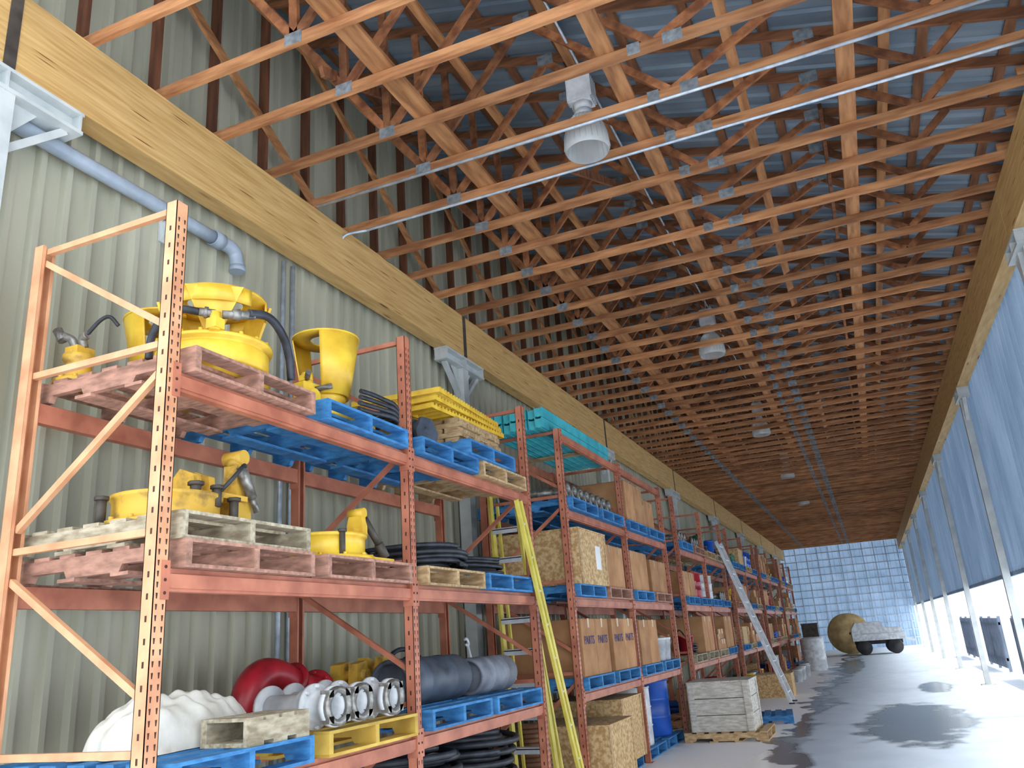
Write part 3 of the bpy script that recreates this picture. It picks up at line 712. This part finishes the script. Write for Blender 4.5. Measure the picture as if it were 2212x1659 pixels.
def ym(bm):
    prism(bm,[(-.3,0),(.3,0),(.22,.12),(.24,.34),(.1,.38),(.05,.2),(-.1,.18),(-.16,.36),(-.28,.34)],-.05,.05,0,'x');prism(bm,[(-.3,0),(.3,0),(.22,.12),(.24,.34),(.1,.38),(.05,.2),(-.1,.18),(-.16,.36),(-.28,.34)],.12,.2,0,'x')
    cyl(bm,(-.08,-.2,.26),(.24,-.2,.26),.04);cyl(bm,(-.08,.18,.28),(.24,.18,.28),.04);box(bm,-.05,.2,-.2,.2,0,.06)
thing('clamp_jaw',[MK('clamp_jaw',ym,mYelOld)],(-3.88,5.87,z1),'worn yellow clamp jaw with pivot pins','clamp')
def wr(bm):
    bar(bm,(0,0,.0),(-.1,0,.42),.03,.014,(0,1,0));lathe(bm,[(.02,-.01),(.045,-.01),(.045,.01),(.02,.01)],16,(-.11,0,.45),(1,0,.2),a0=.5,a1=5.6,closed=True)
thing('wrench',[MK('wrench',wr,mAlu)],(-3.55,7.45,z1+.0),'large steel wrench propped upright','wrench')
# floor under rack 1
for y_ in(5.95,7.07): pallet(y_,0,'tan',where='on the floor under the rack');pallet(y_,PH,'grey',where='stacked on the floor under the rack')
pallet(3.56,0,'tan',where='on the floor under the rack')
thing('hose_coil',coil(.46,.026,17,.6,mHose,3),(-3.52,5.96,2*PH),'tall coil of thick black hose on floor pallet','hose coil')
thing('hose_coil',coil(.44,.026,17,.6,mHose,4),(-3.52,7.05,2*PH),'tall coil of thick black hose on floor pallet','hose coil')
def cc(bm): tube(bm,[(.18*math.cos(a),.18*math.sin(a),.025+.045*a/(2*PI)) for a in [2*PI*i/20 for i in range(20*17)]],.024,8)
thing('corrugated_hose_coil',[MK('corrugated_hose_coil',cc,mBrownCoil)],(-3.45,8.56,0),'upright coil of brown hose standing on the floor','hose coil')

# stepladder
def ladder_step():
    A0=Vector((-3.62,8.12,3.15));A1=Vector((-3.5,8.12,0.0));B0=Vector((-3.32,8.12,3.15));B1=Vector((-3.05,8.12,0.0))
    P=[MK('side_rail',lambda bm:bar(bm,A0,A1,.08,.03,(0,1,0)),mYelLad),MK('side_rail',lambda bm:bar(bm,B0,B1,.08,.03,(0,1,0)),mYelLad)]
    P.append(MK('rear_leg',lambda bm:bar(bm,A0+Vector((.04,.1,-.1)),A1+Vector((.02,.16,0)),.04,.025,(0,1,0)),mYelLad));P.append(MK('rear_leg',lambda bm:bar(bm,B0+Vector((-.03,.1,-.1)),B1+Vector((0.0,.16,0)),.04,.025,(0,1,0)),mYelLad))
    for k in range(9):
        t=1-(.3+k*.31)/3.15; a=A0.lerp(A1,t);b=B0.lerp(B1,t)
        P.append(MK('step',lambda bm:(box(bm,a.x+.016,b.x-.016,8.07,8.16,a.z-.01,a.z+.01),box(bm,a.x+.016,b.x-.016,8.07,8.075,a.z-.05,a.z)),mAlu,'grey aluminium step'))
    P.append(MK('top_cap',lambda bm:box(bm,-3.66,-3.28,8.04,8.26,3.15,3.19),mYelLad))
    return P
thing('stepladder',ladder_step(),(0,0,0),'tall folded yellow fibreglass stepladder standing between two racks','stepladder')
def lean():
    t=Vector((-2.955,7.25,2.92));b=Vector((-2.86,8.3,0));P=[]
    for off in(0,.095):
        o=Vector((0,off,0)); P.append(MK('side_rail',lambda bm:bar(bm,b+o,t+o,.03,.05,(1,0,0)),mYelLad))
    for k in range(9):
        q=b.lerp(t,(k+.6)/9.3); P.append(MK('rung',lambda bm:cyl(bm,q,q+Vector((0,.095,0)),.014,n=8),mAlu))
    return P
thing('straight_ladder',lean(),(0,0,0),'narrow yellow fibreglass ladder leaning on the rack face','ladder')
# extension ladder
def ext():
    P=[];b=Vector((-1.9,19.1,0));t=Vector((-2.98,19.1,3.5));d=(t-b)
    for off in(0,.66):
        o=Vector((0,off,0));P.append(MK('side_rail',lambda bm:bar(bm,b+o,t+o,.035,.07,(0,1,0)),mAlu))
    n=11
    for k in range(n):
        q=b+d*((k+.7)/n); P.append(MK('rung',lambda bm:cyl(bm,q,q+Vector((0,.66,0)),.022,n=8),mAlu))
    for off in(0,.66): P.append(MK('rubber_foot',lambda bm:box(bm,-1.95,-1.84,19.08+off,19.12+off,0,.03),mHose,'black rubber foot'))
    return P
thing('extension_ladder',ext(),(0,0,0),'white aluminium extension ladder leaning against a rack','ladder')

# ---------------------------------------------------------------- rack 2
zt=3.97
tb=MK('turquoise_beam',lambda bm:(box(bm,-.045,.045,-1.35,1.35,0,.008),box(bm,-.045,-.037,-1.35,1.35,.008,.12),box(bm,.037,.045,-1.35,1.35,.008,.12),box(bm,-.012,.012,-1.349,1.349,-.006,0),[box(bm,-.036,.036,-1.35+i*.26,-1.34+i*.26,.008,.1) for i in range(11)] and None),mTurq)
for k in range(2):
    for i in range(7):
        thing('turquoise_beam',[tb],(-3.8+i*.105,9.98+.03*((i*7)%3),zt+.006+k*.128),'turquoise steel channel beam stacked on top of the rack','steel beam',group='turquoise steel beams')
thing('timber_bearer',[MK('timber_bearer',lambda bm:box(bm,-.98,-.06,-.045,.045,-.04,-.001),mTanP)],(-3.03,10.2,zt),'timber bearer under the turquoise beams','timber')
def goods_cartons(y,z,n,group,text=None,h=.62,w=.95,d=.5,x=-3.5):
    c=cached(('carton',text,h,w,d),lambda:carton(w,d,h,text))
    for i in range(n): thing('carton',c,(x,y+i*(d+.012),z),'brown cardboard carton on a pallet','carton',group=group)
def P2(y,z,c,x=-3.575): pallet(y,z,c,simple_=False,x=x)
for y,c in((9.5,'blue'),(10.7,'blue'),(12.02,'blue'),(13.2,'blue')): P2(y,L[3],c)
for y,c in((9.5,'blue'),(10.7,'red'),(12.02,'blue'),(13.2,'red')): P2(y,L[2],c)
for y,c in((9.5,'blue'),(10.7,'blue'),(12.02,'blue'),(13.2,'blue')): P2(y,L[1],c)
for y,c in((9.5,'tan'),(10.7,'blue'),(12.02,'blue'),(13.2,'blue')): P2(y,0,c,-3.66)
ff=flange_fit()
for i in range(8): thing('flanged_pipe',ff,(-3.5,9.15+i*.24,zt3),'steel pipe with flanged ends lying on blue pallet','pipe',rz=.02*math.sin(i*3),group='flanged pipes')
goods_cartons(11.9,zt3,2,'cartons on rack two',None,.6,.95,.5);goods_cartons(13.0,zt3,2,'cartons on rack two',None,.5,.8,.42)
thing('osb_crate',osb(1.1,1.05,.62,True),(-3.5,9.55,z2),'osb plywood crate with white paper label on blue pallet','crate')
goods_cartons(10.5,z2,2,'cartons on rack two',None,.55,.95,.42);goods_cartons(11.78,z2,2,'cartons on rack two',None,.56,.95,.46);goods_cartons(12.95,z2,2,'cartons on rack two',None,.5,.95,.5)
goods_cartons(9.25,z1,2,'cartons on rack two','PARTS',.62,1.0,.5);goods_cartons(10.45,z1,2,'cartons on rack two','PARTS',.62,1.0,.5);goods_cartons(11.78,z1,2,'cartons on rack two',None,.6,1.0,.5)
BW=cached(('bu',mWhite.name),lambda:bucket(mWhite))
thing('bucket',BW,(-3.15,13.0,z1),'white plastic bucket on blue pallet','bucket',group='buckets');thing('bucket',BW,(-3.15,13.35,z1),'white plastic bucket on blue pallet','bucket',group='buckets')
thing('drum',drum(mWhite,.62,.24),(-3.7,13.2,z1),'white plastic drum on blue pallet','drum')
thing('osb_crate',osb(1.05,.95,.55),(-3.35,9.55,PH),'low osb plywood crate on the floor pallet','crate')
thing('osb_crate',osb(1.0,.95,.72),(-3.5,10.7,PH),'large osb plywood crate on the floor pallet','crate')
thing('drum',drum(mWhite,.75,.3),(-3.4,12.0,PH),'white plastic drum on a pallet','drum')
thing('drum',drum(mBlueDrum,.78,.3),(-3.4,13.15,PH),'blue plastic drum on a pallet','drum')
pallet(13.75,0,'tan',x=-2.33,where='on the floor in the aisle')
def gc(bm):
    for i in range(3):
        z=i*.235
        box(bm,-.45,.45,-.45,-.43,z,z+.225);box(bm,-.45,.45,.43,.45,z,z+.225);box(bm,-.45,-.43,-.43,.43,z,z+.225);box(bm,.43,.45,-.43,.43,z,z+.225)
cbp=[]
for x in(-.47,.45):
    for y in(-.45,.37): cbp.append(MK('corner_batten',lambda bm:box(bm,x,x+.02,y,y+.08,0,.69),mCrate))
for y in(-.47,.45):
    for x in(-.45,.37): cbp.append(MK('corner_batten',lambda bm:box(bm,x,x+.08,y,y+.02,0,.69),mCrate))
thing('slatted_crate',[MK('crate_slats',gc,mCrate),MK('crate_lid',lambda bm:[box(bm,-.47+i*.135,-.47+i*.135+.13,-.47,.47,.69,.71) for i in range(7)],mCrate)]+cbp,(-2.36,13.75,PH),'pale grey weathered wooden crate on a pallet in the aisle','crate')
thing('pallet',cached(('pal','blue',True),lambda:palparts('blue',True)),(-2.2,15.9,0),'blue pallet lying flat on snowy floor','pallet',rz=.1,group='wooden pallets')

# ---------------------------------------------------------------- far racks random
rr=random.Random(11)
G='mixed goods on the far racks'
def load(y,z,lev):
    ch=rr.choice(['carton','small','crate','drum','bucket','coil','pipes','fl','small','machine','mixed','mixed'])
    x=-3.5
    if ch=='carton':
        h=rr.choice([.45,.6,.66]) if lev else .6; c=cached(('carton',None,h,.95,.48),lambda:carton(.95,.48,h)); 
        for s in(-.26,.26): thing('carton',c,(x,y+s,z),'brown cardboard carton on a rack pallet','carton',group=G)
    elif ch=='small':
        for s in(-.33,0,.33):
            h=rr.choice([.2,.3,.4]); c=cached(('carton',None,h,.4,.28),lambda:carton(.4,.28,h))
            thing('carton',c,(x+.25+.08*rr.random(),y+s,z),'small brown cardboard carton on a rack pallet','carton',rz=rr.uniform(-.12,.12),group=G)
            if rr.random()<.5: thing('carton',cached(('carton',None,.2,.4,.28),lambda:carton(.4,.28,.2)),(x+.27,y+s,z+h+.002),'small brown cardboard carton stacked on another','carton',rz=rr.uniform(-.1,.1),group=G)
    elif ch=='mixed':
        mt=rr.choice([mWhite,mBlueDrum,mYel,mGreen,mRed]); thing('bucket',cached(('bu',mt.name),lambda:bucket(mt)),(x+.32,y-.33,z),'plastic bucket on a rack pallet','bucket',group=G)
        thing('hydraulic_motor',cached('sm',small_motor),(x+.25,y,z),'small yellow hydraulic motor on a rack pallet','hydraulic motor',rz=rr.uniform(0,3),group=G)
        thing('hose_coil',cached('co2',lambda:coil(.15,.02,5,.16,mHose,3)),(x+.25,y+.33,z),'small coil of black hose on a rack pallet','hose coil',group=G)
        thing('osb_crate',cached(('osbs',),lambda:osb(.35,.8,.35)),(x-.3,y,z),'small osb crate on a rack pallet','crate',group=G)
    elif ch=='crate': 
        h=rr.choice([.4,.6]); thing('osb_crate',cached(('osb',h),lambda:osb(1.0,.9,h)),(x,y,z),'osb plywood crate on a rack pallet','crate',group=G)
    elif ch=='drum':
        mt=rr.choice([mWhite,mBlueDrum,mRed]); d=cached(('dr',mt.name),lambda:drum(mt,.5,.2))
        for s in(-.25,.25): thing('drum',d,(x+.2,y+s,z),'plastic drum on a rack pallet','drum',group=G)
    elif ch=='bucket':
        for s in(-.34,0,.34):
            mt=rr.choice([mWhite,mBlueDrum,mYel,mGreen,mRed]); thing('bucket',cached(('bu',mt.name),lambda:bucket(mt)),(x+.3,y+s,z),'plastic bucket on a rack pallet','bucket',group=G)
    elif ch=='coil': thing('hose_coil',cached('co',lambda:coil(.42,.03,5,.25,mHose,3)),(x,y,z),'coil of black hose on a rack pallet','hose coil',group=G)
    elif ch=='pipes': 
        mt=rr.choice([mGreen,mYel,mGalv,mBlueDrum]); thing('pipe_bundle',cached(('pb',mt.name),lambda:pipe_bundle(mt)),(x,y,z),'bundle of painted pipes on a rack pallet','pipes',group=G)
    elif ch=='fl':
        for s in(-.25,0,.25): thing('flanged_pipe',ff,(x,y+s,z),'steel pipe with flanged ends on a rack pallet','pipe',group=G)
    elif ch=='machine': thing('hydraulic_clamp_machine',cached('dm',lambda:disc_machine(mYel)),(x+.1,y-.06,z),'yellow disc clamp machine on a rack pallet','hydraulic tool',group=G)
for fr in FR:
    for a,b in zip(fr,fr[1:]):
        for lev in range(4):
            for s in(.64,1.9):
                c=rr.choice(['blue','blue','red','tan','grey','grey'])
                pallet(a+s,L[lev],c,simple_=True,where='loaded in the far racks'); load(a+s,L[lev]+PH,lev)

# ---------------------------------------------------------------- far floor
thing('osb_crate',osb(.8,.8,.5),(-2.4,21.2,0),'osb crate on the floor beside the ladder','crate')
wt=drum(mWhite,1.05,.36)
for x,y in((-2.2,33.2),(-2.3,34.2),(-2.15,31.6)): thing('drum',wt,(x,y,0),'tall white plastic drum on the floor','drum',group='white drums on the floor')
for i in range(5):
    thing('bucket',BW,(-2.3+.1*math.sin(i*3),26+i*.9,0),'white plastic bucket on the floor','bucket',group='buckets on the floor')
mReel=M('pale_reel_wood',(226,196,140),(196,160,108),rough=.8,scale=4)
def reel():
    def fl(y): return lambda bm: lathe(bm,[(.06,0),(.95,0),(.95,.06),(.06,.06)],40,(0,y,.95),(0,1,0),closed=True)
    return [MK('reel_flange',fl(-.45),mReel),MK('reel_flange',fl(.39),mReel),MK('reel_core',lambda bm:lathe(bm,[(.06,0),(.45,0),(.45,.78),(.06,.78)],32,(0,-.39,.95),(0,1,0),closed=True),mReel)]
thing('cable_reel',reel(),(-1.25,44.8,0),'large round wooden cable reel standing on edge','cable reel',rz=.15)
def trailer():
    P=[MK('deck',lambda bm:(box(bm,-1.1,1.1,-.9,.9,.7,.9),box(bm,-1.1,1.1,-.92,-.86,.62,.7),box(bm,-1.1,1.1,.86,.92,.62,.7)),mWhite)]
    for x in(-.65,.65):
        for y in(-.82,.62): P.append(MK('wheel',lambda bm:(lathe(bm,[(0,0),(.14,0),(.16,.03),(.3,.02),(.33,.05),(.33,.16),(.3,.19),(0,.19)],24,(x,y,.33),(0,1,0))),mTread,'black rubber wheel'))
    P.append(MK('underframe',lambda bm:(box(bm,-1.0,1.0,-.6,.6,.45,.7)),mTread,'dark underframe'))
    P.append(MK('covered_load',lambda bm:prism(bm,[(-1.1,.9),(1.05,.9),(1.0,1.12),(.3,1.16),(.2,1.42),(-.9,1.42),(-1.08,1.15)],-.85,.85),mWhite,'white sheeted load'))
    P.append(MK('drawbar',lambda bm:bar(bm,(1.1,0,.65),(1.6,0,.5),.1,.1),mSteel))
    return P
thing('utility_trailer',trailer(),(.0,43,0),'pale flatbed utility trailer with white covered load','trailer',rz=.05)
def ab(bm): box(bm,-.35,.35,-.3,.3,0.05,1.5);box(bm,-.37,.37,-.32,.32,1.5,1.56);box(bm,-.3,-.02,-.315,-.3,.2,1.4);box(bm,.02,.3,-.315,-.3,.2,1.4);box(bm,-.3,.3,-.25,.25,0,.05)
thing('storage_cabinet',[MK('storage_cabinet',ab,mDark)],(-2.9,43,0),'dark grey two-door storage cabinet','cabinet')
def wb(ln):
    def f(bm):
        pr=rib_profile(-ln/2,ln/2,.25,.03,.04,.02,False)
        A=[bm.verts.new((-h,y,.1)) for y,h in pr];B=[bm.verts.new((-h,y,1.5)) for y,h in pr]
        for i in range(len(pr)-1): quadf(bm,[A[i],A[i+1],B[i+1],B[i]])
        for y in(-ln/2,0,ln/2-.1): box(bm,.001,.08,y,y+.08,0,1.55)
        for z in(.3,1.3): box(bm,.001,.05,-ln/2,ln/2,z,z+.08)
    return MK('windbreak_panel',f,mPanel)
for y_,ln in((23.4,4.6),(30.6,4.4),(38.0,4.2)): thing('windbreak_panel',[wb(ln)],(3.3,y_,-.16),'low grey ribbed windbreak panel standing in the snow','fence panel',group='windbreak panels outside')

# ---------------------------------------------------------------- light
w=bpy.data.worlds.new('World');S.world=w;w.use_nodes=True
bg=w.node_tree.nodes['Background'];bg.inputs[0].default_value=(.86,.93,1,1);bg.inputs[1].default_value=3.1
sd=bpy.data.lights.new('sun','SUN');sd.energy=5.0;sd.angle=.5;sd.color=(1,.985,.96)
so=bpy.data.objects.new('sun',sd);COL.objects.link(so)
so.rotation_euler=Vector((-.6,-.08,-.6)).to_track_quat('-Z','Y').to_euler()
# camera
cd=bpy.data.cameras.new('camera');cam=bpy.data.objects.new('camera',cd);COL.objects.link(cam)
cd.sensor_fit='HORIZONTAL';cd.sensor_width=36;cd.lens=28.69;cd.clip_end=500
r=Vector((.9173,.3922,-.0698)).normalized();b=Vector((.3549,-.8843,-.3030)).normalized();u=b.cross(r).normalized();r=u.cross(b)
m=Matrix.Identity(4)
for i in range(3): m[i][0]=r[i];m[i][1]=u[i];m[i][2]=b[i]
m.translation=Vector((0,0,1.6)); cam.matrix_world=m
S.camera=cam
